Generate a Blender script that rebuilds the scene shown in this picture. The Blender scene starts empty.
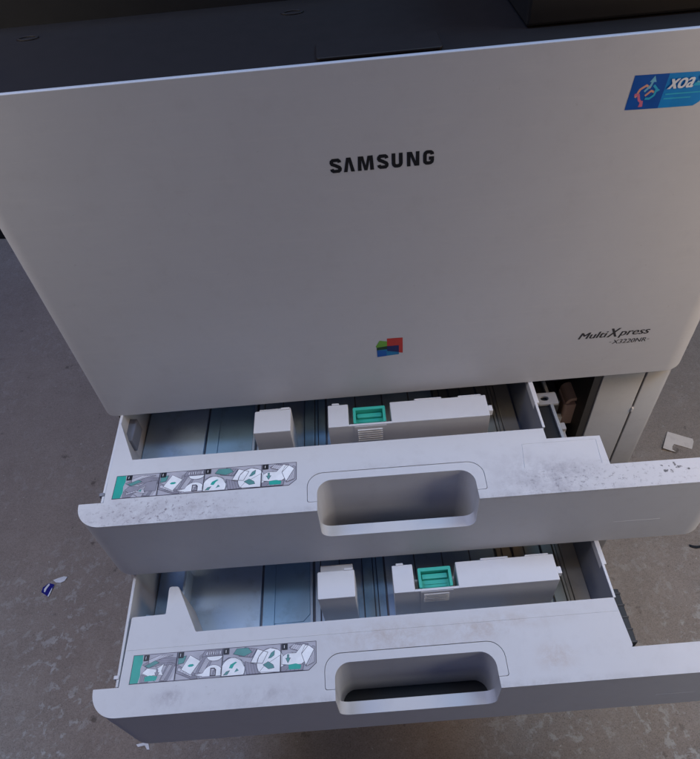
import bpy, bmesh, math, random
from mathutils import Matrix, Vector, Euler
random.seed(4)
S = bpy.context.scene
COL = S.collection
MM = 0.001

# ------------------------------------------------------------------ camera
cam_d = bpy.data.cameras.new('camera'); cam = bpy.data.objects.new('camera', cam_d); COL.objects.link(cam)
cam.matrix_world = (Matrix.Translation((-0.02405, -0.39341, 0.45684)) @ Matrix.Rotation(0.03425, 4, 'Z')
                    @ Matrix.Rotation(0.7400, 4, 'X') @ Matrix.Rotation(-0.10901, 4, 'Z'))
cam_d.sensor_fit = 'HORIZONTAL'; cam_d.sensor_width = 36.0; cam_d.lens = 611.784 / 700 * 36
cam_d.clip_start = 0.01; cam_d.clip_end = 100
S.camera = cam

# ------------------------------------------------------------------ light: dim interior, cool light from above, added fill lamps at sides and front
W = bpy.data.worlds.new('World'); S.world = W; W.use_nodes = True
bg = W.node_tree.nodes['Background']; bg.inputs['Color'].default_value = (0.12, 0.18, 1.0, 1); bg.inputs['Strength'].default_value = 0.068

def area(name, loc, target, sx, sy, power, col):
    l = bpy.data.lights.new(name, 'AREA'); l.shape = 'RECTANGLE'; l.size = sx; l.size_y = sy
    l.energy = power; l.color = col
    o = bpy.data.objects.new(name, l); COL.objects.link(o); o.location = loc
    o.rotation_euler = (Vector(target) - Vector(loc)).to_track_quat('-Z', 'Y').to_euler()
    return o
sk = area('ceiling_lamp', (-0.35, 0.10, 2.2), (-0.35, 0.10, 0), 1.7, 0.6, 11.5, (1.0, 0.92, 0.86)); sk.rotation_euler = (0, 0, 0)
area('skylight_lamp', (-0.90, 0.10, 2.0), (-0.3, 0.0, 0), 0.8, 0.6, 13, (0.08, 0.33, 1.0))
area('right_top_fill', (0.85, 0.0, 1.6), (0.1, -0.15, 0.0), 0.6, 0.6, 12.5, (0.34, 0.62, 1.0))  # added fill high on the right, colour fitted to the drawer tops
area('right_edge_fill', (0.58, -0.14, 0.36), (0.45, 0.0, 0.15), 0.25, 0.25, 1.6, (1.0, 0.68, 0.36))  # added warm fill set close, brightens the right edge of the cover
area('right_front_fill', (0.75, -0.50, 0.20), (0.45, 0.0, 0.0), 0.3, 0.3, 1.8, (1.0, 0.97, 0.88))  # added low fill for the right end of the drawer fronts
area('left_edge_fill', (-0.58, -0.13, 0.50), (-0.5, 0.0, 0.2), 0.25, 0.25, 1.6, (1.0, 0.89, 0.72))  # added warm fill set close, lifts the left edge of the cover
area('front_fill', (-0.45, -1.8, 1.7), (-0.1, 0.0, 0.0), 1.4, 0.9, 1.8, (0.80, 0.80, 1.0))  # added cool fill from the front, for the middle of the cover
S.view_settings.view_transform = 'Standard'; S.view_settings.look = 'None'
S.view_settings.exposure = -0.07; S.view_settings.gamma = 1.0; S.view_settings.use_curve_mapping = False

# ------------------------------------------------------------------ materials
def newmat(name):
    m = bpy.data.materials.new(name); m.use_nodes = True
    nt = m.node_tree; b = nt.nodes['Principled BSDF']
    return m, nt, b
def node(nt, t, **kw):
    n = nt.nodes.new(t)
    for k, v in kw.items(): setattr(n, k, v)
    return n
def link(nt, a, b): nt.links.new(a, b)
def ramp(nt, fac, stops):
    r = node(nt, 'ShaderNodeValToRGB'); link(nt, fac, r.inputs['Fac'])
    e = r.color_ramp.elements
    while len(e) > 1: e.remove(e[-1])
    e[0].position = stops[0][0]; e[0].color = (*stops[0][1], 1) if not isinstance(stops[0][1], (int, float)) else (stops[0][1],) * 3 + (1,)
    for p, c in stops[1:]:
        x = e.new(p); x.color = (*c, 1) if not isinstance(c, (int, float)) else (c, c, c, 1)
    return r.outputs['Color']
def noise(nt, vec, scale, detail=4, rough=0.55, dist=0.0):
    n = node(nt, 'ShaderNodeTexNoise'); n.inputs['Scale'].default_value = scale
    n.inputs['Detail'].default_value = detail; n.inputs['Roughness'].default_value = rough
    n.inputs['Distortion'].default_value = dist
    link(nt, vec, n.inputs['Vector']); return n.outputs['Fac']
def mixc(nt, fac, a, b, blend='MIX'):
    n = node(nt, 'ShaderNodeMix', data_type='RGBA', blend_type=blend)
    if isinstance(fac, (int, float)): n.inputs[0].default_value = fac
    else: link(nt, fac, n.inputs[0])
    for s, v in ((n.inputs[6], a), (n.inputs[7], b)):
        if isinstance(v, tuple): s.default_value = (*v, 1)
        else: link(nt, v, s)
    return n.outputs[2]
def math_(nt, op, a, b=None):
    n = node(nt, 'ShaderNodeMath', operation=op); n.use_clamp = False
    for i, v in enumerate((a, b)):
        if v is None: continue
        if isinstance(v, (int, float)): n.inputs[i].default_value = v
        else: link(nt, v, n.inputs[i])
    return n.outputs[0]
def blob(nt, obj, cx, cy, rx, ry):
    """0..1 soft mask round (cx,cy) in mm, object XY"""
    mp = node(nt, 'ShaderNodeMapping', vector_type='POINT')
    mp.inputs['Location'].default_value = (-cx / rx, -cy / ry, 0); mp.inputs['Scale'].default_value = (1000 / rx, 1000 / ry, 0)
    link(nt, obj, mp.inputs['Vector'])
    ln = node(nt, 'ShaderNodeVectorMath', operation='LENGTH'); link(nt, mp.outputs[0], ln.inputs[0])
    mr = node(nt, 'ShaderNodeMapRange'); mr.inputs[1].default_value = 0; mr.inputs[2].default_value = 1
    mr.inputs[3].default_value = 1; mr.inputs[4].default_value = 0; mr.interpolation_type = 'SMOOTHSTEP'
    link(nt, ln.outputs['Value'], mr.inputs[0]); return mr.outputs[0]
def bump(nt, b, h, strength, dist=0.001):
    n = node(nt, 'ShaderNodeBump'); n.inputs['Strength'].default_value = strength; n.inputs['Distance'].default_value = dist
    link(nt, h, n.inputs['Height']); link(nt, n.outputs[0], b.inputs['Normal'])

def plastic(name, col, rough=0.45, grime=0.12, grain=0.05, spec=0.45, extra=None):
    m, nt, b = newmat(name)
    tc = node(nt, 'ShaderNodeTexCoord').outputs['Object']
    g1 = ramp(nt, noise(nt, tc, 9, 6, 0.65, 0.6), [(0.35, 0.0), (0.75, 1.0)])
    g2 = ramp(nt, noise(nt, tc, 60, 5, 0.7), [(0.52, 0.0), (0.80, 1.0)])
    c = mixc(nt, math_(nt, 'MULTIPLY', g1, grime), col, tuple(x * f for x, f in zip(col, (0.62, 0.57, 0.52))))
    c = mixc(nt, math_(nt, 'MULTIPLY', g2, grime * 1.2), c, tuple(x * f for x, f in zip(col, (0.5, 0.45, 0.42))))
    if extra: c = extra(nt, tc, c)
    link(nt, c, b.inputs['Base Color'])
    rr = node(nt, 'ShaderNodeMapRange'); rr.inputs[3].default_value = rough - 0.06; rr.inputs[4].default_value = rough + 0.12
    link(nt, noise(nt, tc, 35, 4), rr.inputs[0]); link(nt, rr.outputs[0], b.inputs['Roughness'])
    b.inputs['Specular IOR Level'].default_value = spec
    if grain: bump(nt, b, noise(nt, tc, 1400, 2), grain, 0.0004)
    return m
def top_mask(nt, tc):
    sx = node(nt, 'ShaderNodeSeparateXYZ'); link(nt, tc, sx.inputs[0])
    mr = node(nt, 'ShaderNodeMapRange'); mr.inputs[1].default_value = -0.004; mr.inputs[2].default_value = -0.0005; link(nt, sx.outputs[2], mr.inputs[0]); return mr.outputs[0]
def dirt_lip(nt, tc, c):
    """handling grime of the upper drawer: speckled left end, toner smudge and black chips on the right, finger scuffs round the handle"""
    clean = c
    fine = noise(nt, tc, 260, 6, 0.75); mid = noise(nt, tc, 60, 8, 0.78, 0.2)
    sp = ramp(nt, fine, [(0.55, 0.0), (0.63, 1.0)]); cl = ramp(nt, mid, [(0.40, 0.0), (0.68, 1.0)])
    left = blob(nt, tc, -205, 10, 115, 26)
    c = mixc(nt, math_(nt, 'MULTIPLY', math_(nt, 'MULTIPLY', left, cl), 0.62), c, (0.23, 0.19, 0.21))
    c = mixc(nt, math_(nt, 'MULTIPLY', math_(nt, 'MULTIPLY', left, sp), 0.85), c, (0.13, 0.10, 0.12))
    sm = blob(nt, tc, 138, 16, 58, 26)
    c = mixc(nt, math_(nt, 'MULTIPLY', math_(nt, 'MULTIPLY', sm, cl), 0.70), c, (0.22, 0.21, 0.25))
    c = mixc(nt, math_(nt, 'MULTIPLY', math_(nt, 'MULTIPLY', blob(nt, tc, 150, 14, 80, 26), sp), 0.55), c, (0.15, 0.14, 0.16))
    sm2 = blob(nt, tc, 110, 24, 80, 36)
    c = mixc(nt, math_(nt, 'MULTIPLY', math_(nt, 'MULTIPLY', sm2, cl), 0.32), c, (0.26, 0.23, 0.25))
    sm3 = blob(nt, tc, 190, 10, 130, 22)
    c = mixc(nt, math_(nt, 'MULTIPLY', math_(nt, 'MULTIPLY', sm3, sp), 0.65), c, (0.19, 0.18, 0.19))
    edge = blob(nt, tc, 0, 1, 330, 7)
    c = mixc(nt, math_(nt, 'MULTIPLY', math_(nt, 'MULTIPLY', edge, cl), 0.55), c, (0.24, 0.22, 0.23))
    hs = blob(nt, tc, 0, 34, 95, 16)
    c = mixc(nt, math_(nt, 'MULTIPLY', math_(nt, 'MULTIPLY', hs, cl), 0.45), c, (0.30, 0.27, 0.27))
    chip = noise(nt, tc, 420, 4, 0.7)
    for cx, cy, rx, ry in ((231, 13.5, 4, 2.6), (236, 13, 3.5, 3.0), (243, 16.5, 5, 2.2), (240.5, 20, 1.8, 5.0), (229, 19, 2, 1.6), (250, 14, 2.5, 1.8), (235, 18, 1.6, 1.4), (263, 6.5, 6, 1.5), (272, 6, 7, 1.4)):
        k = blob(nt, tc, cx, cy, rx, ry)
        k = ramp(nt, math_(nt, 'MULTIPLY', k, math_(nt, 'POWER', math_(nt, 'MULTIPLY', chip, 1.9), 4.0)), [(0.25, 0.0), (0.62, 0.85)])
        c = mixc(nt, k, c, (0.045, 0.043, 0.045))
    return mixc(nt, top_mask(nt, tc), clean, c)
def dirt_low(nt, tc, c):
    clean = c
    fine = noise(nt, tc, 240, 6, 0.75); mid = noise(nt, tc, 50, 8, 0.78, 0.2)
    cl = ramp(nt, mid, [(0.42, 0.0), (0.70, 1.0)]); sp = ramp(nt, fine, [(0.60, 0.0), (0.70, 1.0)])
    for cx, cy, rx, ry, f, col in ((-210, 12, 30, 12, 0.85, (0.25, 0.22, 0.25)), (-130, 10, 60, 12, 0.6, (0.28, 0.25, 0.27)),
                                   (-20, 50, 90, 20, 0.70, (0.36, 0.27, 0.22)), (60, 48, 40, 16, 0.65, (0.36, 0.27, 0.22)),
                                   (120, 22, 26, 18, 0.75, (0.38, 0.28, 0.22)), (90, 55, 70, 14, 0.55, (0.40, 0.32, 0.27)), (0, 1, 330, 7, 0.65, (0.26, 0.24, 0.24)), (0, 34, 92, 14, 0.5, (0.34, 0.27, 0.23))):
        c = mixc(nt, math_(nt, 'MULTIPLY', math_(nt, 'MULTIPLY', blob(nt, tc, cx, cy, rx, ry), cl), f), c, col)
    c = mixc(nt, math_(nt, 'MULTIPLY', math_(nt, 'MULTIPLY', blob(nt, tc, -200, 20, 90, 60), sp), 0.35), c, (0.2, 0.18, 0.18))
    return mixc(nt, top_mask(nt, tc), clean, c)
def flat(name, col, rough=0.5, metal=0.0, spec=0.4):
    m, nt, b = newmat(name); tc = node(nt, 'ShaderNodeTexCoord').outputs['Object']
    n = ramp(nt, noise(nt, tc, 80, 4), [(0.3, 0.86), (0.7, 1.08)])
    link(nt, mixc(nt, 1.0, col, n, 'MULTIPLY'), b.inputs['Base Color'])
    b.inputs['Roughness'].default_value = rough; b.inputs['Metallic'].default_value = metal
    b.inputs['Specular IOR Level'].default_value = spec
    return m
GREY = (0.56, 0.56, 0.575)
M = {}
def wiped(nt, tc, c):
    mp = node(nt, 'ShaderNodeMapping'); mp.inputs['Rotation'].default_value = (0, 0.35, 0); mp.inputs['Scale'].default_value = (2.2, 1, 26); link(nt, tc, mp.inputs[0])
    st = ramp(nt, noise(nt, mp.outputs[0], 9, 6, 0.7, 0.3), [(0.52, 0.0), (0.78, 1.0)])
    c = mixc(nt, math_(nt, 'MULTIPLY', st, 0.20), c, (0.62, 0.61, 0.60))
    sp = ramp(nt, noise(nt, tc, 190, 3, 0.6), [(0.70, 0.0), (0.76, 1.0)])
    return mixc(nt, math_(nt, 'MULTIPLY', sp, 0.35), c, (0.25, 0.24, 0.24))
M['cover'] = plastic('silver grey cover plastic', (0.49, 0.50, 0.535), 0.36, 0.10, 0.06, 0.5, wiped)
M['drawer_a'] = plastic('light grey drawer plastic, grimy', GREY, 0.5, 0.12, 0.05, 0.4, dirt_lip)
M['drawer_b'] = plastic('light grey drawer plastic, scuffed', GREY, 0.5, 0.12, 0.05, 0.4, dirt_low)
M['handle'] = plastic('light grey handle plastic', (0.55, 0.55, 0.565), 0.5, 0.14)
M['guide'] = plastic('pale grey guide plastic', (0.60, 0.60, 0.62), 0.5, 0.08)
M['bin'] = plastic('blue-lit grey bin plastic', (0.43, 0.55, 0.69), 0.45, 0.45)  # blue of the light on the bin floor is put into this colour
M['body'] = plastic('warm grey body plastic', (0.29, 0.285, 0.285), 0.5, 0.15)
M['wallin'] = plastic('slate grey bin wall', (0.20, 0.21, 0.25), 0.45, 0.15)
M['dark'] = flat('dark plum deck plastic', (0.011, 0.0085, 0.009), 0.6)
M['black'] = flat('black plastic', (0.010, 0.010, 0.011), 0.5)
M['liner'] = flat('charcoal liner plastic', (0.040, 0.037, 0.036), 0.5)
M['ink'] = flat('black print', (0.008, 0.008, 0.010), 0.45)
M['inkgrey'] = flat('dark grey print', (0.035, 0.033, 0.036), 0.5)
M['green'] = plastic('green latch plastic', (0.04, 0.43, 0.33), 0.4, 0.15)
M['steel'] = flat('zinc plated steel', (0.50, 0.52, 0.54), 0.38, 0.7)
M['steelblue'] = plastic('blue-lit bin plate', (0.28, 0.45, 0.62), 0.35, 0.4, 0.03, 0.5)  # blue reflected light is put into the plate's colour
M['beige'] = plastic('beige floor plate', (0.42, 0.37, 0.29), 0.45, 0.25)
M['tan'] = plastic('tan gear housing', (0.70, 0.46, 0.32), 0.5, 0.2)
M['red'] = flat('red print', (0.45, 0.030, 0.02), 0.45)
M['blue'] = flat('blue print', (0.004, 0.085, 0.36), 0.45)
M['teal_blue'] = flat('teal blue print', (0.005, 0.16, 0.36), 0.45)
M['lime'] = flat('green print', (0.13, 0.33, 0.035), 0.45)
M['navy'] = flat('navy print', (0.006, 0.010, 0.10), 0.45)
M['dkgreen'] = flat('dark green print', (0.005, 0.035, 0.012), 0.45)
M['stk_navy'] = flat('navy sticker', (0.004, 0.075, 0.36), 0.3)
M['stk_blue'] = flat('blue sticker', (0.006, 0.22, 0.60), 0.3)
M['stk_cyan'] = flat('cyan sticker print', (0.03, 0.38, 0.62), 0.3)
M['stk_sky'] = flat('sky sticker print', (0.15, 0.42, 0.60), 0.3)
M['stk_white'] = flat('white sticker print', (0.70, 0.75, 0.80), 0.3)
M['stk_orange'] = flat('orange sticker print', (0.60, 0.30, 0.22), 0.3)
M['stk_pink'] = flat('pink sticker print', (0.52, 0.14, 0.24), 0.3)
M['lab_grey'] = flat('label grey', (0.40, 0.39, 0.43), 0.45)
M['lab_mid'] = flat('label mid grey', (0.27, 0.26, 0.30), 0.45)
M['lab_lt'] = flat('label light grey', (0.52, 0.51, 0.55), 0.45)
M['lab_white'] = flat('label white', (0.78, 0.79, 0.80), 0.45)
M['lab_teal'] = flat('label teal', (0.015, 0.34, 0.27), 0.45)
M['lab_dteal'] = flat('label dull teal', (0.09, 0.27, 0.25), 0.45)
M['lab_line'] = flat('label line', (0.045, 0.035, 0.05), 0.45)
M['paper'] = plastic('torn cream paper', (0.74, 0.67, 0.60), 0.8, 0.3, 0.1, 0.1)
M['foil_blue'] = flat('blue foil', (0.02, 0.02, 0.20), 0.25)

def concrete():
    m, nt, b = newmat('worn concrete'); tc = node(nt, 'ShaderNodeTexCoord').outputs['Object']
    big = noise(nt, tc, 2.2, 4, 0.6, 0.3); mid = noise(nt, tc, 22, 9, 0.75, 0.2); fin = noise(nt, tc, 210, 6, 0.75)
    c = ramp(nt, mid, [(0.30, (0.240, 0.196, 0.162)), (0.50, (0.338, 0.280, 0.234)), (0.72, (0.445, 0.376, 0.320))])
    c = mixc(nt, 0.45, c, ramp(nt, fin, [(0.28, (0.11, 0.09, 0.076)), (0.55, (0.338, 0.280, 0.234)), (0.76, (0.56, 0.48, 0.412))]))
    c = mixc(nt, ramp(nt, big, [(0.35, 0.0), (0.7, 0.55)]), c, (0.250, 0.206, 0.172))
    # flaked pale coating, in patches
    fl = noise(nt, tc, 62, 7, 0.70, 0.4)
    f = ramp(nt, fl, [(0.53, 0.0), (0.60, 1.0)])
    mp = node(nt, 'ShaderNodeMapping'); mp.inputs['Location'].default_value = (3.1, 0.8, 0); link(nt, tc, mp.inputs[0])
    pt = ramp(nt, noise(nt, mp.outputs[0], 5.5, 4, 0.6, 0.4), [(0.42, 0.06), (0.58, 1.0)])
    wear = math_(nt, 'ADD', math_(nt, 'MAXIMUM', blob(nt, tc, -560, -230, 460, 420), blob(nt, tc, 420, -330, 460, 420)), 0.18)
    k = math_(nt, 'MULTIPLY', math_(nt, 'MULTIPLY', f, pt), wear)
    c = mixc(nt, math_(nt, 'MULTIPLY', k, 0.80), c, (0.62, 0.61, 0.58))
    grit = noise(nt, tc, 620, 4, 0.7)
    c = mixc(nt, ramp(nt, grit, [(0.30, 0.0), (0.42, 0.0), (0.70, 0.45)]), c, (0.50, 0.44, 0.38))
    c = mixc(nt, ramp(nt, grit, [(0.30, 0.55), (0.44, 0.0)]), c, (0.09, 0.072, 0.058))
    ws = ramp(nt, noise(nt, tc, 120, 3, 0.6), [(0.68, 0.0), (0.73, 1.0)])
    c = mixc(nt, math_(nt, 'MULTIPLY', ws, 0.6), c, (0.62, 0.58, 0.53))
    # dark oily spots and pits
    d = ramp(nt, noise(nt, tc, 34, 4, 0.6), [(0.65, 0.0), (0.72, 1.0)])
    c = mixc(nt, math_(nt, 'MULTIPLY', d, 0.6), c, (0.07, 0.056, 0.046))
    d2 = ramp(nt, noise(nt, tc, 170, 3, 0.6), [(0.68, 0.0), (0.74, 1.0)])
    c = mixc(nt, math_(nt, 'MULTIPLY', d2, 0.6), c, (0.04, 0.033, 0.028))
    link(nt, c, b.inputs['Base Color']); b.inputs['Roughness'].default_value = 0.78; b.inputs['Specular IOR Level'].default_value = 0.25
    h = math_(nt, 'ADD', math_(nt, 'MULTIPLY', fin, 0.7), math_(nt, 'ADD', mid, math_(nt, 'MULTIPLY', k, 0.35)))
    bump(nt, b, math_(nt, 'ADD', h, math_(nt, 'MULTIPLY', grit, 0.5)), 0.6, 0.004)
    return m
M['concrete'] = concrete()

# ------------------------------------------------------------------ mesh helpers (everything drawn in millimetres, scaled at the end)
def arc(cx, cy, r, a0, a1, n=8):
    return [(cx + r * math.cos(math.radians(a0 + (a1 - a0) * i / n)), cy + r * math.sin(math.radians(a0 + (a1 - a0) * i / n))) for i in range(n + 1)]
def fillet(pts, n=6):
    """pts: (x, y) or (x, y, r): rounds the corners that carry a radius"""
    out = []; N = len(pts)
    for i, p in enumerate(pts):
        r = p[2] if len(p) > 2 else 0
        if r <= 0: out.append((p[0], p[1])); continue
        P = Vector(p[:2]); A = Vector(pts[i - 1][:2]) - P; B = Vector(pts[(i + 1) % N][:2]) - P
        ang = A.angle(B); t = min(r / math.tan(ang / 2), A.length * 0.49, B.length * 0.49); rr = t * math.tan(ang / 2)
        a = P + A.normalized() * t; b = P + B.normalized() * t
        c = P + (A.normalized() + B.normalized()).normalized() * (rr / math.sin(ang / 2))
        va = a - c; vb = b - c; th = va.angle_signed(vb)
        for k in range(n + 1):
            out.append(tuple(c + Matrix.Rotation(-th * k / n, 2) @ va))
    return out
def rrect(x0, y0, x1, y1, r, n=5): return fillet([(x0, y0, r), (x1, y0, r), (x1, y1, r), (x0, y1, r)], n)
def eval_mesh(o):
    dg = bpy.context.evaluated_depsgraph_get(); dg.update()
    return bpy.data.meshes.new_from_object(o.evaluated_get(dg))
def drop(o):
    d = o.data; t = o.type; bpy.data.objects.remove(o)
    if d.users == 0: (bpy.data.curves if t in ('CURVE', 'FONT') else bpy.data.meshes).remove(d)
def slab(outlines, z0, z1, bev=0.0, res=2):
    """prism of one or more closed outlines (inner ones are holes) between two heights"""
    if not isinstance(outlines[0][0], (tuple, list, Vector)): outlines = [outlines]
    cu = bpy.data.curves.new('tmp', 'CURVE'); cu.dimensions = '2D'; cu.fill_mode = 'BOTH'
    for o in outlines:
        s = cu.splines.new('POLY'); s.points.add(len(o) - 1); s.use_cyclic_u = True
        for q, p in zip(s.points, o): q.co = (p[0], p[1], 0, 1)
    cu.extrude = (z1 - z0) / 2 - bev; cu.bevel_depth = bev; cu.bevel_resolution = res; cu.offset = -bev
    ob = bpy.data.objects.new('tmp', cu); COL.objects.link(ob)
    me = eval_mesh(ob); drop(ob)
    bm = bmesh.new(); bm.from_mesh(me); bpy.data.meshes.remove(me)
    bmesh.ops.translate(bm, verts=bm.verts, vec=(0, 0, (z0 + z1) / 2))
    bmesh.ops.remove_doubles(bm, verts=bm.verts, dist=1e-4)
    bmesh.ops.recalc_face_normals(bm, faces=bm.faces)
    return bm
def box(x0, x1, y0, y1, z0, z1, bev=0.0): 
    bm = bmesh.new(); bmesh.ops.create_cube(bm, size=1)
    for v in bm.verts: v.co = ((x0 + x1) / 2 + v.co.x * (x1 - x0), (y0 + y1) / 2 + v.co.y * (y1 - y0), (z0 + z1) / 2 + v.co.z * (z1 - z0))
    if bev: bmesh.ops.bevel(bm, geom=bm.edges[:], offset=bev, segments=2, affect='EDGES', profile=0.5)
    return bm
def hexa(b4, t4, bev=0.0):
    """solid from four bottom and four top corners"""
    bm = bmesh.new(); v = [bm.verts.new(p) for p in list(b4) + list(t4)]
    for f in ((3, 2, 1, 0), (4, 5, 6, 7), (0, 1, 5, 4), (1, 2, 6, 5), (2, 3, 7, 6), (3, 0, 4, 7)): bm.faces.new([v[i] for i in f])
    bmesh.ops.recalc_face_normals(bm, faces=bm.faces)
    if bev: bmesh.ops.bevel(bm, geom=bm.edges[:], offset=bev, segments=2, affect='EDGES', profile=0.5)
    return bm
def stand(bm):
    """turn an XY drawing upright into XZ, thickness towards the viewer (-Y)"""
    bmesh.ops.transform(bm, matrix=Matrix(((1, 0, 0, 0), (0, 0, -1, 0), (0, 1, 0, 0), (0, 0, 0, 1))), verts=bm.verts); return bm
def join(*bms):
    out = bms[0]
    for b in bms[1:]:
        me = bpy.data.meshes.new('t'); b.to_mesh(me); out.from_mesh(me); bpy.data.meshes.remove(me); b.free()
    return out
def tmpobj(bm):
    me = bpy.data.meshes.new('tmp'); bm.to_mesh(me); bm.free(); o = bpy.data.objects.new('tmp', me); COL.objects.link(o); return o
def boolean(bm, cutters, op='DIFFERENCE'):
    for c in cutters:
        o = tmpobj(bm); k = tmpobj(c); md = o.modifiers.new('b', 'BOOLEAN'); md.object = k; md.operation = op; md.solver = 'EXACT'
        me = eval_mesh(o); drop(o); drop(k); bm = bmesh.new(); bm.from_mesh(me); bpy.data.meshes.remove(me)
    return bm
def soften(bm, width=0.7, seg=2):
    o = tmpobj(bm); md = o.modifiers.new('b', 'BEVEL'); md.width = width; md.segments = seg; md.limit_method = 'ANGLE'; md.angle_limit = math.radians(35)
    md.use_clamp_overlap = True; md.miter_outer = 'MITER_ARC'
    me = eval_mesh(o); drop(o); bm = bmesh.new(); bm.from_mesh(me); bpy.data.meshes.remove(me); return bm
def tube(pts, r, closed=False):
    """thin round-section cutter along a path"""
    cu = bpy.data.curves.new('tmp', 'CURVE'); cu.dimensions = '3D'; cu.bevel_depth = r; cu.bevel_resolution = 1; cu.use_fill_caps = True
    s = cu.splines.new('POLY'); s.points.add(len(pts) - 1); s.use_cyclic_u = closed
    for q, p in zip(s.points, pts): q.co = (*p, 1)
    ob = bpy.data.objects.new('tmp', cu); COL.objects.link(ob); me = eval_mesh(ob); drop(ob)
    bm = bmesh.new(); bm.from_mesh(me); bpy.data.meshes.remove(me)
    bmesh.ops.remove_doubles(bm, verts=bm.verts, dist=1e-4); bmesh.ops.recalc_face_normals(bm, faces=bm.faces); return bm
def obj(name, bm, mat, parent=None, smooth=None, label=None):
    bmesh.ops.scale(bm, vec=(MM, MM, MM), verts=bm.verts)
    me = bpy.data.meshes.new(name); bm.to_mesh(me); bm.free()
    mats = mat if isinstance(mat, (list, tuple)) else [mat]
    if not me.materials:
        for m in mats: me.materials.append(M[m])
    if smooth:
        for p in me.polygons: p.use_smooth = True
        me.set_sharp_from_angle(angle=math.radians(smooth))
    o = bpy.data.objects.new(name, me); COL.objects.link(o)
    if smooth:
        wn = o.modifiers.new('weighted', 'WEIGHTED_NORMAL'); wn.keep_sharp = True; wn.weight = 80
    if parent: o.parent = parent
    if label: o['label'] = label
    return o
def paint(layers, z=0.0, dz=0.03):
    """flat print: list of (material key, outline) laid over one another"""
    bm = bmesh.new(); keys = []
    for i, (k, pts) in enumerate(layers):
        if k not in keys: keys.append(k)
        vs = [bm.verts.new((p[0], p[1], z + dz * i)) for p in pts]
        es = [bm.edges.new((vs[j], vs[(j + 1) % len(vs)])) for j in range(len(vs))]
        r = bmesh.ops.triangle_fill(bm, use_beauty=True, use_dissolve=False, edges=es, normal=(0, 0, 1))
        for f in r['geom']:
            if isinstance(f, bmesh.types.BMFace): f.material_index = keys.index(k); f.normal_update(); f.normal_flip() if f.normal.z < 0 else None
    return bm, keys
def stroke(pts, w, closed=False):
    """outline of a pen stroke of width w along a polyline (mitred)"""
    P = [Vector(p) for p in pts]; L = []; R = []
    for i, p in enumerate(P):
        a = (p - P[i - 1]).normalized() if i else (P[1] - p).normalized()
        b = (P[i + 1] - p).normalized() if i < len(P) - 1 else a
        na = Vector((-a.y, a.x)); nb = Vector((-b.y, b.x)); n = (na + nb).normalized(); k = 1 / max(0.45, n.dot(na))
        L.append(tuple(p + n * k * w / 2)); R.append(tuple(p - n * k * w / 2))
    return L + R[::-1]
def lines(pts, w):
    return [stroke([pts[i], pts[i + 1]], w) for i in range(len(pts) - 1) if (Vector(pts[i]) - Vector(pts[i + 1])).length > 0.05]
def ell(cx, cy, rx, ry, n=20, a0=0, a1=360): return [(cx + rx * math.cos(math.radians(a0 + (a1 - a0) * i / n)), cy + ry * math.sin(math.radians(a0 + (a1 - a0) * i / n))) for i in range(n if a1 - a0 == 360 else n + 1)]
def text(s, size, shear=0.0, fat=0.0, sx=1.0):
    c = bpy.data.curves.new('tmp', 'FONT'); c.body = s; c.size = size; c.shear = shear; c.offset = fat; c.resolution_u = 4
    o = bpy.data.objects.new('tmp', c); COL.objects.link(o); me = eval_mesh(o); drop(o)
    bm = bmesh.new(); bm.from_mesh(me); bpy.data.meshes.remove(me)
    bmesh.ops.scale(bm, vec=(sx, 1, 1), verts=bm.verts); return bm
def move(bm, x=0, y=0, z=0): bmesh.ops.translate(bm, verts=bm.verts, vec=(x, y, z)); return bm
def fit_to(bm, x0, x1, y0, y1):
    xs = [v.co.x for v in bm.verts]; ys = [v.co.y for v in bm.verts]
    for v in bm.verts:
        v.co.x = x0 + (v.co.x - min(xs)) / (max(xs) - min(xs)) * (x1 - x0); v.co.y = y0 + (v.co.y - min(ys)) / (max(ys) - min(ys)) * (y1 - y0)
    return bm

# ------------------------------------------------------------------ ground
FZ = -0.42
bm = bmesh.new(); bmesh.ops.create_grid(bm, x_segments=8, y_segments=8, size=4000)
g = obj('ground', bm, 'concrete'); g.location = (0, 0, FZ); g['kind'] = 'structure'

# ------------------------------------------------------------------ printer body
P = bpy.data.objects.new('printer', None); COL.objects.link(P); P.location = (0, 0, FZ); P.empty_display_size = 0.1
P['label'] = 'large grey office printer with both paper drawers pulled open'; P['category'] = 'printer'
def part(name, bm, mat, smooth=None, label=None):
    o = obj(name, bm, mat, P, smooth, label); o.matrix_parent_inverse = Matrix.Translation((0, 0, -FZ)); return o

XL, XR, HP = -286.0, 292.0, 312.0
outer = [(XL, 60)] + arc(XL + 15, 15, 15, 180, 270, 10) + arc(XR - 25, 25, 25, 270, 360, 12) + [(XR, 60)]
inner = [(XR - 3.5, 60)] + arc(XR - 25, 25, 21.5, 360, 270, 12) + arc(XL + 15, 15, 11.5, 270, 180, 10) + [(XL + 3.5, 60)]
cover = part('front_cover', slab(outer + inner, 0, HP, 0.8, 3), 'cover', 40, 'smooth silver grey front cover')
part('cover_liner', box(XL + 5, XR - 5, 18, 40, 4, 290), 'black')
part('chassis', join(box(-278, 284, 42, 560, 1, 290), box(-280, -272, 16, 560, -186, 0), box(-278, 286, 300, 560, -186, 0.5), box(-278, 286, 30, 560, -400, -192)), 'black')
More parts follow.
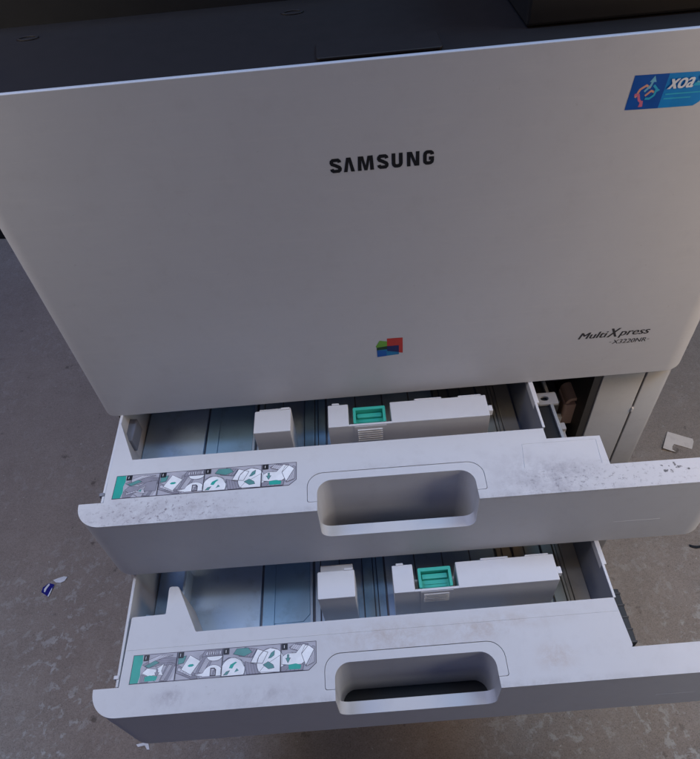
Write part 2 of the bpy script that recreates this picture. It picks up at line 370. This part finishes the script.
# right hand column beside the drawers, split by a vertical gap
part('corner_post', slab(rrect(217, 13, 259.4, 60, 1.2), -398, 0.5, 0), 'body', None)
part('corner_post', slab(fillet([(260.9, 13, 1.2), (287, 13, 6), (287, 560), (260.9, 60)]), -398, 0.5, 0), 'body', None)
part('post_liner', box(209, 216.8, 14.5, 300, -190, -0.5), 'liner')
part('base_foot', slab(fillet([(240, 14, 2), (310, 14, 8), (310, 130, 8), (240, 130, 2)]), -419, -362, 2), 'body', 40)
part('door_catch', box(259.2, 261.6, 11.6, 16, -76, -70, 0.4), 'guide')
# top deck behind the cover
part('output_deck', slab(rrect(-284, 5, 288, 128, 3), 296, 300.0, 0.4), 'dark', None, 'dark plum plastic deck behind the cover')
part('deck_pad', slab(rrect(-38, 36, 46, 66, 3), 300.2, 302.4, 0.6), 'dark')
part('output_ramp', hexa([(-300, 128.5, 290), (288, 128.5, 290), (288, 185, 290), (-300, 185, 290)], [(-300, 128.5, 299), (288, 128.5, 299), (288, 185, 300), (-300, 185, 300)], 0.6), 'dark')
for x in (-266, -56):
    part('deck_stud', slab([ell(x, 142, 9, 5, 24), ell(x, 142, 6.5, 3.2, 24)], 298.6, 300.3, 0.3), 'dark')
part('output_wall', box(-320, 288, 172, 560, 290, 420, 1), 'black')
part('control_block', box(106, 300, 59, 184, 301, 420, 2), 'black')

# ------------------------------------------------------------------ print on the cover
def on_cover(name, bm, mat, lift=0.12):
    move(bm, 0, 0, lift); stand(bm); o = obj(name, bm, mat, cover)
    o.matrix_parent_inverse = Matrix.Identity(4); return o
H = 10.6
def S_path(w): # centre line of an S, width w
    r = 1.25; t = 1.28; pts = [(w - t, H - 3.1), (w - t - 0.25, H - 2.0), (w - t - 1.1, H - t), (w / 2, H - t + 0.03), (t + 1.0, H - t), (t + 0.15, H - 2.1), (t, H - 3.1), (t + 0.5, H - 4.1),
        (w / 2, H / 2 + 0.1), (w - t - 0.5, 4.1), (w - t, 3.1), (w - t - 0.15, 2.1), (w - t - 1.0, t), (w / 2, t - 0.03), (t + 1.1, t), (t + 0.25, 2.0), (t, 3.1)]
    return pts
L = []
def put(polys, x): L.extend([[(p[0] + x, p[1] + 239.5) for p in q] for q in polys])
put([stroke(S_path(8.2), 2.5)], -35.4)
put([[(0, 0), (2.3, H), (5.3, H), (7.7, 0), (5.1, 0), (3.82, 7.4), (2.55, 0)]], -26.0)
put([[(0, 0), (0.5, H), (4.1, H), (5.6, 3.6), (7.1, H), (10.7, H), (11.2, 0), (8.6, 0), (8.45, 7.6), (6.7, 0), (4.5, 0), (2.75, 7.6), (2.6, 0)]], -16.2)
put([stroke(S_path(8.0), 2.5)], -2.7)
put([stroke([(1.3, H), (1.3, 3.2), (1.6, 2.1), (2.4, 1.35), (3.8, 1.2), (5.2, 1.35), (6.0, 2.1), (6.3, 3.2), (6.3, H)], 2.6)], 7.4)
put([[(0, 0), (0, H), (3.4, H), (6.1, 3.4), (6.1, H), (8.6, H), (8.6, 0), (5.3, 0), (2.5, 7.1), (2.5, 0)]], 17.9)
put([stroke([(6.3, H - 3.3), (6.1, H - 2.1), (5.2, H - 1.35), (3.8, H - 1.2), (2.4, H - 1.35), (1.5, H - 2.2), (1.3, H - 3.3), (1.3, 3.3), (1.5, 2.2), (2.4, 1.35), (3.8, 1.2), (5.2, 1.35), (6.1, 2.1), (6.35, 3.2), (6.35, 4.7), (4.0, 4.7)], 2.5)], 29.0)
bm, keys = paint([('ink', q) for q in L], 0, 0.004); on_cover('brand_lettering', bm, keys)
def text_on(parts):
    bms = []
    for s, x0, x1, y0, y1, sh, fat in parts:
        for k in range(3 if fat else 1):
            b = text(s, 10, sh, 0); bms.append(move(fit_to(b, x0, x1 - 2 * fat, y0, y1), k * fat, 0, k * 0.004))
    return join(*bms)
on_cover('series_lettering', text_on([('Multi', 173, 199.8, 53.9, 61.6, 0.28, 0.30), ('X', 198.8, 210.5, 53.6, 64.2, 0.30, 0.40), ('press', 209.4, 237.5, 51.8, 59.8, 0.28, 0.30)]), 'inkgrey')
on_cover('model_lettering', text_on([('X3220NR', 206, 237, 44.4, 49.6, 0.15, 0.10), ('-', 203.2, 205.2, 46.8, 47.3, 0, 0), ('-', 237.8, 239.8, 46.8, 47.3, 0, 0)]), 'inkgrey')
bm, keys = paint([('lime', [(-11.3, 66.5), (-7.5, 73.8), (0.5, 72.0), (0.2, 63.5), (-9.5, 64.5)]), ('red', [(-1.0, 60.0), (-0.8, 75.8), (13.3, 75.5), (13.2, 56.3), (9.8, 57.0), (0.5, 61.0)]),
    ('teal_blue', [(-10.2, 53.2), (9.7, 54.8), (9.6, 62.0), (-10.3, 65.2)]), ('blue', [(-10.2, 53.2), (-1.5, 53.9), (-2.0, 60.5), (-10.25, 62)]), ('dkgreen', [(-10.3, 65.3), (-1.0, 66.4), (-1.0, 62.4), (-10.3, 62.0)]), ('navy', [(-1.0, 60.2), (9.7, 57.6), (9.7, 66.3), (-1.0, 66.4)])], 0, 0.02)
on_cover('colour_squares', bm, keys)
# blue sticker with a knotted arrow emblem
LAY = [('stk_navy', fillet([(160.6, 265.2, 1), (184.5, 264.6), (184.5, 286.6), (163.4, 287.2, 1)]) if False else [(161.2, 265.2), (183.0, 264.6), (184.4, 286.6), (162.4, 287.2)]),
       ('stk_blue', [(183.0, 264.6), (206.0, 264.2), (209.5, 266.6), (213.5, 285.8), (184.4, 286.6)])]
def add(k, polys): LAY.extend((k, q) for q in polys)
add('stk_orange', [stroke([(166, 273), (168, 278), (171.5, 280.2), (174.5, 278.5)], 1.4), stroke([(172.2, 273.6), (175.5, 276.5), (178, 275.4)], 1.3)])
add('stk_pink', [stroke([(165.2, 274.8), (167.8, 274.6), (169.0, 271.2), (171.2, 269.2)], 1.5), [(169.5, 266.6), (172.3, 266.6), (171.8, 270.5), (170.2, 270.5)]])
add('stk_sky', [stroke([(171, 276.4), (174.2, 279.8), (175.2, 283.2)], 1.4), [(172.8, 282.2), (177.2, 282.0), (175.4, 286.0)]])
add('stk_cyan', [stroke([(176.2, 280.0), (178.6, 277.6), (178.0, 273.6), (175.4, 271.6), (172.6, 271.8)], 1.4), [(178.4, 278.2), (181.0, 276.6), (178.6, 275.2)]])
add('stk_cyan', [[(201.6, 277.4), (211.6, 277.2), (212.2, 280.0), (203.2, 280.2)], [(185.2, 273.0), (208.5, 272.7), (208.6, 273.6), (185.3, 273.9)], [(184.8, 270.2), (202.5, 269.8), (202.6, 270.7), (184.9, 271.1)]])
bm, keys = paint(LAY, 0, 0.02)
stk = on_cover('sticker', bm, keys); stk['label'] = 'blue and navy sticker with a knotted arrow emblem'
tb = text_on([('xoa', 185.0, 201.6, 276.8, 283.2, 0.28, 0.35)])
on_cover('sticker_lettering', tb, 'stk_white', 0.9)
tb = text_on([('s', 203.2, 208.6, 279.4, 284.0, 0.28, 0.3)]); on_cover('sticker_lettering', tb, 'stk_sky', 0.9)

# ------------------------------------------------------------------ paper drawers
def instruction_print(skew):
    A = []
    def a(k, *polys):
        for q in polys:
            q = [(p[0], max(p[1], 0.15)) if A else p for p in q]; A.append((k, q))
            if k in ('lab_white', 'lab_mid', 'lab_lt', 'lab_dteal') and len(q) > 3 and A:
                A.extend(('lab_line', e) for e in lines(q + [q[0]], 0.28))
                if k in ('lab_mid', 'lab_lt') and len(q) < 7:
                    V = [Vector(p) for p in q[:4]]
                    for t in (0.2, 0.4, 0.6, 0.8):
                        A.append(('lab_line', stroke([tuple(V[0].lerp(V[1], t)), tuple(V[3].lerp(V[2], t))], 0.2)))
    W_, H_ = 163.5, 23.5
    a('lab_line', [(-0.5, -0.5), (157.2, -0.5), (W_ + 0.5, 5.2), (W_ + 0.5, H_ + 0.5), (-0.5, H_ + 0.5)])
    a('lab_grey', [(0, 0), (157, 0), (W_, 5.4), (W_, H_), (0, H_)])
    a('lab_teal', [(0, 0), (7.0, 0), (8.3, 6), (7.6, 12), (8.8, 17), (8.2, H_), (0, H_)])
    # fine line work of the machine behind each step
    rnd = random.Random(7)
    for cx0, cx1 in ((9.2, 39), (40.4, 80), (81.2, 132), (133.4, 156)):
        for _ in range(int((cx1 - cx0) / 5)):
            x = rnd.uniform(cx0 + 1, cx1 - 7); y = rnd.uniform(1, 17); dx = rnd.uniform(3, 6); dy = rnd.choice((-1, 1)) * rnd.uniform(1.5, 4.5); n_ = rnd.randint(2, 5); st = rnd.uniform(0.8, 1.4)
            for q in range(n_):
                a('lab_line', stroke([(x, min(max(y + q * st, 0.4), 23)), (x + dx, min(max(y + dy + q * st, 0.4), 23))], 0.22))
    # step 1: open drawer with sheet
    a('lab_mid', [(9, 15), (22, 22), (39, 19), (39, 12), (25, 14), (14, 12)], [(9, 0), (16, 0), (18, 4), (9, 7)], [(26, 0), (33, 0), (38.5, 14), (32, 16)])
    a('lab_lt', [(27, 1), (30, 0.5), (36, 13), (33, 14)], [(15, 15), (24, 19), (36, 21.5), (24, 22.5), (14, 19)], [(36, 0), (39, 0), (39, 8)])
    a('lab_dteal', [(11, 14), (20, 18), (24, 16), (15, 12)])
    if skew:
        a('lab_white', [(9.5, 8), (14, 12), (22, 10.5), (28.5, 15), (27.0, 9), (28.8, 5), (23, 6), (16, 5.0)])
        a('lab_teal', [(12.5, 4.6), (17, 5.8), (24, 4.6), (23, 1.2), (13, 1.0)]); a('lab_mid', [(22.3, 10.5), (23.7, 10.4), (23.9, 7.6), (25.2, 7.6), (23.2, 4.4), (21, 7.8), (22.2, 7.7)])
    else:
        a('lab_mid', [(9.5, 8), (14, 12), (22, 10.5), (28.5, 15), (38, 16), (38, 5), (23, 6), (16, 3.0)])
        a('lab_lt', [(20, 5), (23, 9), (28.5, 11), (27.0, 7), (28.8, 3), (24, 4)], [(12, 3), (22, 6), (21, 7), (11, 4.5)]); a('lab_dteal', [(22, 6), (25, 8), (25, 5)])
    a('ink', [(9.2, 18.2), (14.2, 18.2), (14.2, 23.3), (9.2, 23.3)])
    # step 2: rotate the sheet, fill line in a bubble
    a('lab_mid', [(40, 6), (54, 0), (60, 0), (58, 4), (46, 10), (40, 13)], [(57, 3), (66, 2), (72, 16), (64, 20)], [(62, 18), (80, 18), (80, 23), (64, 23)])
    a('lab_lt', [(41, 8), (54, 2), (55, 3.2), (42, 10.6)], [(60, 5), (64, 4), (70, 15.5), (66, 17)], [(65, 19), (79, 19.2), (79, 22), (66, 22)])
    for k in range(6): a('lab_mid', *[stroke([(67.5 + k * 1.9, 19.4), (67.5 + k * 1.9, 21.6)], 0.4)])
    a('lab_dteal', [(41, 13), (46, 14), (48, 20), (41, 19)])
    a('lab_white', [(44.5, 8.5), (53.5, 3.5), (61, 14.5), (51.2, 20.2)])
    a('lab_teal', [(49.8, 11.2), (51.5, 12.4), (54.4, 12.5), (55.8, 11.4), (54.0, 10.3), (51.4, 10.2)])
    a('lab_white', ell(73, 1.0, 9.5, 9.5, 14, 0, 180), [(57.5, 3.0), (66, 4.4), (66, 1.2)], ell(73.5, 17.6, 7.0, 4.0, 12, 180, 360))
    a('lab_line', [(70.5, 1.2), (75.8, 1.2), (75.8, 6.2), (74.2, 8), (70.5, 8)]); a('lab_lt', [(71.2, 1.9), (75.1, 1.9), (75.1, 5.8), (73.9, 7.2), (71.2, 7.2)])
    a('lab_line', *[stroke([(71.8, y), (74.6, y)], 0.45) for y in (3, 4.2, 5.4)])
    a('ink', [(40.5, 18.2), (45.4, 18.2), (45.4, 23.3), (40.5, 23.3)])
    # step 3: two round bubbles and a sheet
    a('lab_mid', [(103, 0), (116, 0), (113, 7), (101, 11)], [(95, 16), (107, 14), (111, 21), (100, 23)])
    a('lab_dteal', [(90, 18), (100, 15.5), (107, 18.5), (103, 22.5), (93, 22.5)])
    a('lab_white', ell(90.5, 4.5, 10.6, 10.8, 20, -25, 205), [(106, 9.6), (116.5, 8.2), (121, 17.4), (111.5, 20.8)])
    a('lab_white', ell(123.5, 8.5, 12, 12.4, 22), [(114, 1.2), (132, -0.0), (132, 14), (118, 6)])
    a('lab_teal', [(87, 6.5), (90, 6), (91.6, 9), (94, 11), (92.4, 11.4), (88.2, 9.4)]); a('lab_dteal', [(82.5, 1), (86, 1.2), (88, 4.5), (85, 3.8)], [(92, 2.6), (96, 4), (94, 6)], [(117, 7), (121.5, 9.4), (126, 6.5), (127, 3.8), (122, 3.2)], [(121.5, 12), (124, 16.6), (127, 18.4), (126.6, 14.4), (124, 12.5)])
    a('lab_line', *lines([(81.2, 12), (86, 15.2), (92, 15), (97.5, 12.2), (100.6, 7)], 0.35)); a('lab_line', *lines([(111.5, 8), (113, 14), (117.4, 19), (123, 20.9), (130, 19)], 0.35)); a('lab_line', *lines([(106, 9.6), (116.5, 8.2), (121, 17.4), (111.5, 20.8), (106, 9.6)], 0.4))
    a('ink', [(81.4, 18.2), (86.2, 18.2), (86.2, 23.3), (81.4, 23.3)])
    # step 4: close the drawer
    a('lab_mid', [(133, 0), (152, 0), (153, 5), (140, 6.5), (133, 4)], [(140, 20), (152, 17), (157, 22), (146, 23)])
    a('lab_lt', [(140.5, 19), (150, 16), (153, 20.5), (144, 22.6)], [(155, 3), (162, 6), (162.8, 19), (160.6, 20)])
    a('lab_white', [(133.6, 6), (133.8, 12.5), (138, 15), (146, 14.8), (152, 22), (154.5, 21.4), (150.8, 14), (155, 8.2), (151, 5.2), (142, 5.0)], [(150.8, 13.6), (154.6, 3.6), (162, 16.8), (157, 20.8), (153.8, 20.6)])
    a('lab_teal', [(139.5, 5.4), (146, 6.0), (150.6, 4.4), (150, 1.2), (139.8, 1.4)]); a('lab_dteal', [(138.2, 14), (139.8, 14), (139.8, 11), (141.2, 11), (139, 6.8), (136.8, 11), (138.2, 11)])
    a('lab_line', *lines([(150.8, 13.6), (154.6, 3.6), (162, 16.8), (157, 20.8), (150.8, 13.6)], 0.4))
    a('ink', [(133.4, 18.2), (138.4, 18.2), (138.4, 23.3), (133.4, 23.3)])
    for x, s in ((11.7, 0), (42.9, 1), (83.8, 2), (135.9, 3)):
        a('lab_white', *[stroke([(x - 0.4, 19.4), (x - 0.4, 22.2)], 0.7)])
    a('lab_line', *[stroke([(x, 0), (x, H_)], 0.7) for x in (39.6, 80.6, 132.6)])
    return paint(A, 0, 0.0012)

def drawer(kind, loc, rot):
    up = kind == 'upper'
    sh = -46.0 if up else 0.0                                # the upper bin sits further left
    mat = 'drawer_a' if up else 'drawer_b'
    arcL = arc(-256, 24, 24, 180, 270, 12); arcR = arc(270, 24, 24, 270, 360, 12)
    if up:
        plan = arcL + arcR + [(187, 24.5), (187.6, 55.4), (140, 56.4), (140, 68.4), (-241, 68.4), (-261.4, 114.5), (-258, 24)]
    else:
        plan = arcL + arcR + fillet([(186, 24, 2), (183.8, 67), (-195, 67), (-217, 111.5, 3), (-226, 112, 2), (-225.5, 85.5, 1.5), (-257.5, 85, 1.5), (-257.5, 24), ], 3)
    plan = [p for i, p in enumerate(plan) if i == 0 or (Vector(p) - Vector(plan[i - 1])).length > 0.05]
    strip = arcL + arcR
    body = slab(plan, -58, 0)
    body = boolean(body, [slab(strip, -93, -20)], 'UNION')
    # handle opening: notch through the top and the front face, and the seat of the handle insert
    notch = boolean(slab(fillet([(-69, -5), (69, -5), (69, 30, 13), (-69, 30, 13)], 7), -46, 6), [move(stand(slab(rrect(-69, -46, 69, 40, 9, 6), -60, 60)), 0, 0, 0)], 'INTERSECT')
    seat = slab(fillet([(-69.2, 10.5), (69.2, 10.5), (69.2, 8.8), (77.6, 8.8, 2), (78.2, 38.4, 17), (-78.2, 38.4, 17), (-77.6, 8.8, 2), (-69.2, 8.8)], 6), -89, 6)
    body = boolean(body, [notch, seat])
    body = soften(body, 0.8, 2)
    cuts = []
    if up:
        cuts.append(tube([(113.6, 27, 0), (117, 52.4, 0), (183, 52.0, 0), (180.5, 26, 0)], 0.32))
    else:
        cuts.append(tube([(-257, 54.6, 0), (183.6, 54.6, 0)], 0.4))
    body = boolean(body, cuts)
    D = obj('paper_drawer', body, mat, P, 40, 'upper paper drawer with grimy front lip, pulled halfway out' if up else 'lower paper drawer, cleaner front lip, pulled further out')
    D.matrix_parent_inverse = Matrix.Translation((0, 0, -FZ)); D.location = loc; D.rotation_euler = rot
    def sub(name, bm, m, smooth=None, label=None): return obj(name, bm, m, D, smooth, label)
    # handle insert: rim round the opening and the finger trough behind the ledge
    h = slab(fillet([(-68.8, 10.8), (68.8, 10.8), (68.8, 9.2), (77.2, 9.2, 2), (77.6, 37.8, 16.6), (-77.6, 37.8, 16.6), (-77.2, 9.2, 2), (-68.8, 9.2)], 6), -88, -0.05)
    h = boolean(h, [slab(fillet([(-69, 2), (69, 2), (69, 30, 13), (-69, 30, 13)], 7), -86, 6)])
    sub('handle', soften(h, 0.5, 2), 'handle', 40)
    sub('trough_dark', slab(fillet([(-68.7, 11), (68.7, 11), (68.7, 29.8, 12.8), (-68.7, 29.8, 12.8)], 6), -85.9, -81), 'black')  # black slab standing in for the darkness of the deep opening
    # bin: floor, side walls and rims
    xl, xr = -262.0, 183.5 + (sh + 2.5 if up else 0)
    yb = 330.0
    sub('bin_floor', box(xl + 1, xr, 60, yb, -66, -63.6), 'wallin')
    sub('left_wall', hexa([(-260.8, 24.6, -62), (-258.4, 24.6, -62), (-264, yb, -62), (-280, yb, -62)][:0] or [(-261, 24.6, -66), (-258.6, 24.6, -66), (-266.2, yb, -66), (-270.2, yb, -66)],
        [(-261, 24.6, -0.6), (-258.6, 24.6, -0.6), (-266.2, yb, -0.6), (-270.2, yb, -0.6)], 0.5), 'drawer_b' if not up else 'guide')
    w = sub('right_wall', join(box(xr, xr + 1.2, 66 if not up else 68.6, yb, -66, -0.4, 0.3)), 'wallin')
    sub('wall_rim', join(box(xr - 0.3, xr + 2.0, 66.6 if not up else 69, yb, -0.3, 0.9, 0.3), box(xr - 0.3, xr + 4.0, 98, yb, -8, 1.2, 0.3)), 'guide')
    fl = -60.0
    # floor plates with the gaps between them
    x0 = xl + 2
    def plate(a, b, z, m, y0=62.0, cut=0):
        a += sh; b += sh
        a = max(a, x0); b = min(b, xr - 0.4)
        if b - a < 1: return
        pts = [(a, y0), (b, y0), (b, yb), (a, yb)] if not cut else [(a, y0), (b - cut, y0), (b, y0 + cut), (b, yb), (a, yb)]
        sub('floor_plate', slab(pts, -64, z, 0.4, 1), m)
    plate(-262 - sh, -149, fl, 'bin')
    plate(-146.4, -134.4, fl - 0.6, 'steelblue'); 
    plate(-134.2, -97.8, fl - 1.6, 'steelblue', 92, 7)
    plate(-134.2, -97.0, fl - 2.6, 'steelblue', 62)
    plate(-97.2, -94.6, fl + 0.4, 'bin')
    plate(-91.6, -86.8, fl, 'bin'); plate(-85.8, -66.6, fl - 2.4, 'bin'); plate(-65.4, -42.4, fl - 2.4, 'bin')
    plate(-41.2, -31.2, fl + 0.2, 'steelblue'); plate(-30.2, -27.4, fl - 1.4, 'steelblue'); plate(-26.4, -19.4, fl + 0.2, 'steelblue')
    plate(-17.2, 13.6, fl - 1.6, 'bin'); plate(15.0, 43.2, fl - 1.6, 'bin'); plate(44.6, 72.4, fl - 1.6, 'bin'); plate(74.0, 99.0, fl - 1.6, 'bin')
    plate(101.6, 106.4, fl, 'beige'); plate(108, 116.8, fl - 1.4, 'beige'); plate(119, 130, fl, 'beige'); plate(131.4, 146.8, fl - 1.4, 'beige')
    plate(149, 159.8, fl, 'beige'); plate(160.8, 163.0, fl + 1.2, 'beige'); plate(164.0, 167.4, fl - 0.6, 'beige'); plate(168.2, 183.4, fl + 0.4, 'beige')
    if not up:
        # ribs in the open pocket left of the fin
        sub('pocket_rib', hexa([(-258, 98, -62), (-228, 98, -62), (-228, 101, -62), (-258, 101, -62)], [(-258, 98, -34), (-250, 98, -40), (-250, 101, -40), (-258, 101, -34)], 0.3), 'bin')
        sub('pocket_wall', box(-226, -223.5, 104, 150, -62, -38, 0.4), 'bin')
    else:
        sub('pocket_rib', box(-262, -253.5, 104, 132, -34, -16, 1.2), 'wallin')
    # paper stop: small block
    a, b = -82.6 + sh, -47.0 + sh
    stop = hexa([(a + 0.8, 86.6, -60), (b - 0.4, 86.6, -60), (b - 0.4, 112, -60), (a + 0.8, 112, -60)], [(a, 86, 3), (b, 86, 3), (b, 113, 3), (a, 113, 3)], 1.4)
    stop = join(stop, box(b - 10, b - 1.5, 112, 114.5, -2, 4.0, 0.6), box(a + 2, b - 2, 112, 124, -60, -8, 0.8))
    sub('paper_stop', stop, 'guide', 40)
    # long paper guide: two raised blocks tied by a low front wall, latch between them
    a, b = -11.4 + sh, 141.0 + sh
    g1 = a + 19.6; g2 = a + 60.0
    gd = [box(a, g1, 86, 113, -60, 3, 0.8), box(g2, b, 86, 111.5, -60, 3, 0.8), box(g1 - 1, g2 + 1, 86.05, 88.4, -60, 2.6, 0.4), box(g1 - 1, g2 + 1, 90, 110, -60, -26)]
    gd += [box(a + 4, a + 11, 112.5, 114.5, -4, 3.8, 0.5), box(g2 + 24, g2 + 50, 111, 112.8, -4, 3.6, 0.5), box(g2 + 66, g2 + 88, 111, 112.6, -4, 3.4, 0.5)]
    gd += [box(b - 0.5, b + 4.2, 92.5, 99.5, -6, 1.6, 0.8)]
    sub('paper_guide', join(*gd), 'guide', 40)
    lx0, lx1 = a + 24.0, a + 55.0
    lt = boolean(slab(rrect(lx0, 89.4, lx1, 108.6, 1.2), -30, 2.0), [box(lx0 + 2.6, lx1 - 2.6, 86, 105.2, -5.5, 10)])
    lt = join(soften(lt, 0.6, 2), box(lx0 + 3.4, lx1 - 3.4, 99.5, 104.6, -6, -2.6, 0.8), box(lx0 + 5, lx1 - 5, 92, 93.2, -6, -4.6, 0.3), box(lx0 + 5, lx1 - 5, 95, 96.2, -6, -4.6, 0.3))
    sub('guide_latch', lt, 'green', 40, 'green squeeze latch of the paper guide')
    # grip plate with fine ribs on the guide's front wall
    gp = [slab(rrect(lx0 + 0.5, -46, lx1, 1.2, 1), 0, 0.5)]
    gp = stand(gp[0]); move(gp, 0, 86.0, 0)
    sub('grip_plate', gp, 'guide')
    for k in range(6):
        z = -3.2 - k * 3.2
        sub('grip_rib', box(lx0 + 3.5, lx1 - 4, 84.7, 85.6, z - 1.0, z, 0.2), 'lab_white')
    # instruction label
    bm, keys = instruction_print(not up)
    lb = sub('instruction_label', bm, keys, None, 'four panel instruction label with green arrows')
    lb.location = ((-251.0 if up else -248.5) * MM, (27.2 if up else 26.2) * MM, 0.12 * MM)
    lb.rotation_euler = (0, 0, 0.004 if up else 0.0)
    # small ridge between outer wall and plate
    sub('wall_clip', box(-263.6, -259.0, 31, 34.2, -6, 0.6, 0.5), 'wallin' if up else 'guide')
    if up:
        # slide channel, rail and bracket to the right of the bin
        sub('slide_channel', box(143.5, 161, 57.2, 300, -30, -22), 'black')
        sub('slide_rail', box(161.2, 164.4, 57.2, 290, -30, -19, 0.4), 'steel')
        br = boolean(slab(rrect(150, 111, 170, 126, 1.5), -21, -18.5), [slab(ell(157.5, 118.6, 4.2, 3.0, 18), -30, 0)])
        sub('slide_bracket', soften(br, 0.4), 'body', 40)
        sub('slide_foot', join(box(164.6, 170, 82, 90, -34, -22, 0.8), box(166, 169, 57.5, 84, -36, -26, 0.6)), 'body')
    else:
        sub('slide_rack', box(184.4, 191.6, 28, 76, -22, -4, 0.5), 'black')
        for i in range(5): sub('rack_rib', box(186.0, 192.2, 28.5 + i * 10.6, 29.9 + i * 10.6, -20, -3.2, 0.2), 'liner')
    # moulded line on the right of the front face
    sub('front_mark', box(196, 238, -0.18, 0.5, -58.8, -58.2) if up else box(212, 246, -0.18, 0.5, -58.8, -58.2), 'guide')
    return D
drawer('upper', (-0.00411, -0.12422, -0.00005), (-0.0025, 0.0072, 0.0001))
drawer('lower', (-0.00116, -0.24661, -0.09787), (0.0022, -0.0085, 0.0041))
# mechanism seen in the gap right of the upper drawer
part('gear_housing', join(slab(rrect(196, 34, 213, 60, 4), -118, -84, 0.8), stand(slab([ell(206, -84, 8, 9, 20), ell(206, -84, 4.5, 5, 20)], -60, -36))), 'tan', 40)
part('drive_bracket', join(box(182, 188, 30, 60, -140, -70, 0.6), box(172, 196, 55, 60, -66, -58, 0.5)), 'liner')
part('guide_bracket', join(box(186, 192, 24, 30, -150, -92, 0.5), box(188, 200, 22, 29, -132, -122, 0.8)), 'body')
part('roller_arm', join(box(160, 205, 70, 74, -40, -28, 0.5), stand(move(slab([ell(192, -46, 9, 9, 20)], -74, -66), 0, 0, 0))), 'liner', 40)
part('cable_clip', box(176, 181, 20, 32, -96, -74, 0.8), 'steel')
# ------------------------------------------------------------------ litter on the floor
def litter(name, pts, th, mat, px, rz, label, cat, curl=0.0):
    bm = slab(pts, 0, th, 0)
    bmesh.ops.subdivide_edges(bm, edges=bm.edges[:], cuts=2, use_grid_fill=True)
    for v in bm.verts: v.co.z += curl * (v.co.x ** 2 + 0.5 * v.co.x * v.co.y) / 100 + 0.4
    o = obj(name, bm, mat); o.location = (px[0], px[1], FZ + 0.0005); o.rotation_euler = (0, 0, rz)
    o['label'] = label; o['category'] = cat; return o
def at(px, py):
    """floor point under a pixel of the 700 x 759 frame"""
    d = cam.matrix_world.to_3x3() @ Vector(((px - 350) / 611.784, -(py - 379.5) / 611.784, -1)); o = cam.matrix_world.translation
    t = (FZ - o.z) / d.z; return o + d * t
def rel(pxs, c): 
    c = at(*c); return [((at(*p) - c).x * 1000, (at(*p) - c).y * 1000) for p in pxs]
z3 = lambda x, y: (640 + x / 9.483, 400 + y / 9.483)
c0 = (683, 442)
litter('paper_scrap', rel([z3(258, 305), z3(330, 325), z3(495, 375), z3(505, 400), z3(490, 470), z3(405, 445), z3(320, 425), z3(302, 450), z3(300, 480), z3(335, 500), z3(305, 497), z3(208, 475), z3(232, 390)], c0), 0.5, 'paper', at(*c0), 0, 'torn L-shaped cream paper scrap on the concrete right of the printer', 'paper scrap', 0.25)
z4 = lambda x, y: (30 + x / 14, 570 + y / 14)
c1 = z4(430, 140)
litter('paper_flake', rel([z4(330, 150), z4(400, 120), z4(480, 95), z4(530, 105), z4(490, 160), z4(430, 185), z4(370, 182)], c1), 0.5, 'lab_white', at(*c1), 0, 'small white paper flake on the floor left of the drawers', 'paper scrap', 0.4)
c2 = z4(260, 290)
w = litter('candy_wrapper', rel([z4(165, 320), z4(190, 250), z4(270, 190), z4(335, 205), z4(350, 215), z4(262, 385), z4(215, 350)], c2), 0.6, 'foil_blue', at(*c2), 0, 'tiny blue and white wrapper scrap on the floor left of the drawers', 'wrapper', 0.5)
for q in ([(185, 300), (240, 230), (275, 195), (283, 215), (240, 270), (215, 320)], [(250, 375), (300, 280), (340, 215), (350, 218), (310, 290), (265, 383)]):
    bm = slab(rel([z4(*p) for p in q], c2), 0.9, 1.2); s = obj('foil_stripe', bm, 'lab_white', w)
z5 = lambda x, y: (80 + x / 2.333, 540 + y / 2.333)
c3 = z5(150, 482)
litter('paper_flake', rel([z5(132, 478), z5(148, 474), z5(160, 474), z5(163, 490), z5(157, 490), z5(152, 480), z5(136, 484)], c3), 0.5, 'lab_white', at(*c3), 0, 'white paper flake on the floor below the lower drawer', 'paper scrap', 0.4)
c4 = (696, 547)
litter('twig', rel([(689, 545.2), (693, 546.3), (697, 546.6), (702, 545.8), (702, 548), (696, 549), (690, 547.4)], c4), 1.6, 'black', at(*c4), 0, 'thin black sliver on the floor at the right edge', 'debris')
# black foot of a neighbouring piece of furniture at the left edge
c = at(9, 239)
bm = join(box(-160, 0, 0, 90, 0, 34, 3), box(-150, -12, 10, 80, 34, 60, 3))
o = obj('furniture_foot', bm, 'black'); o.location = (c.x, c.y, FZ); o.rotation_euler = (0, 0, -0.12)
o['label'] = 'black foot of a neighbouring machine at the left edge'; o['category'] = 'furniture foot'
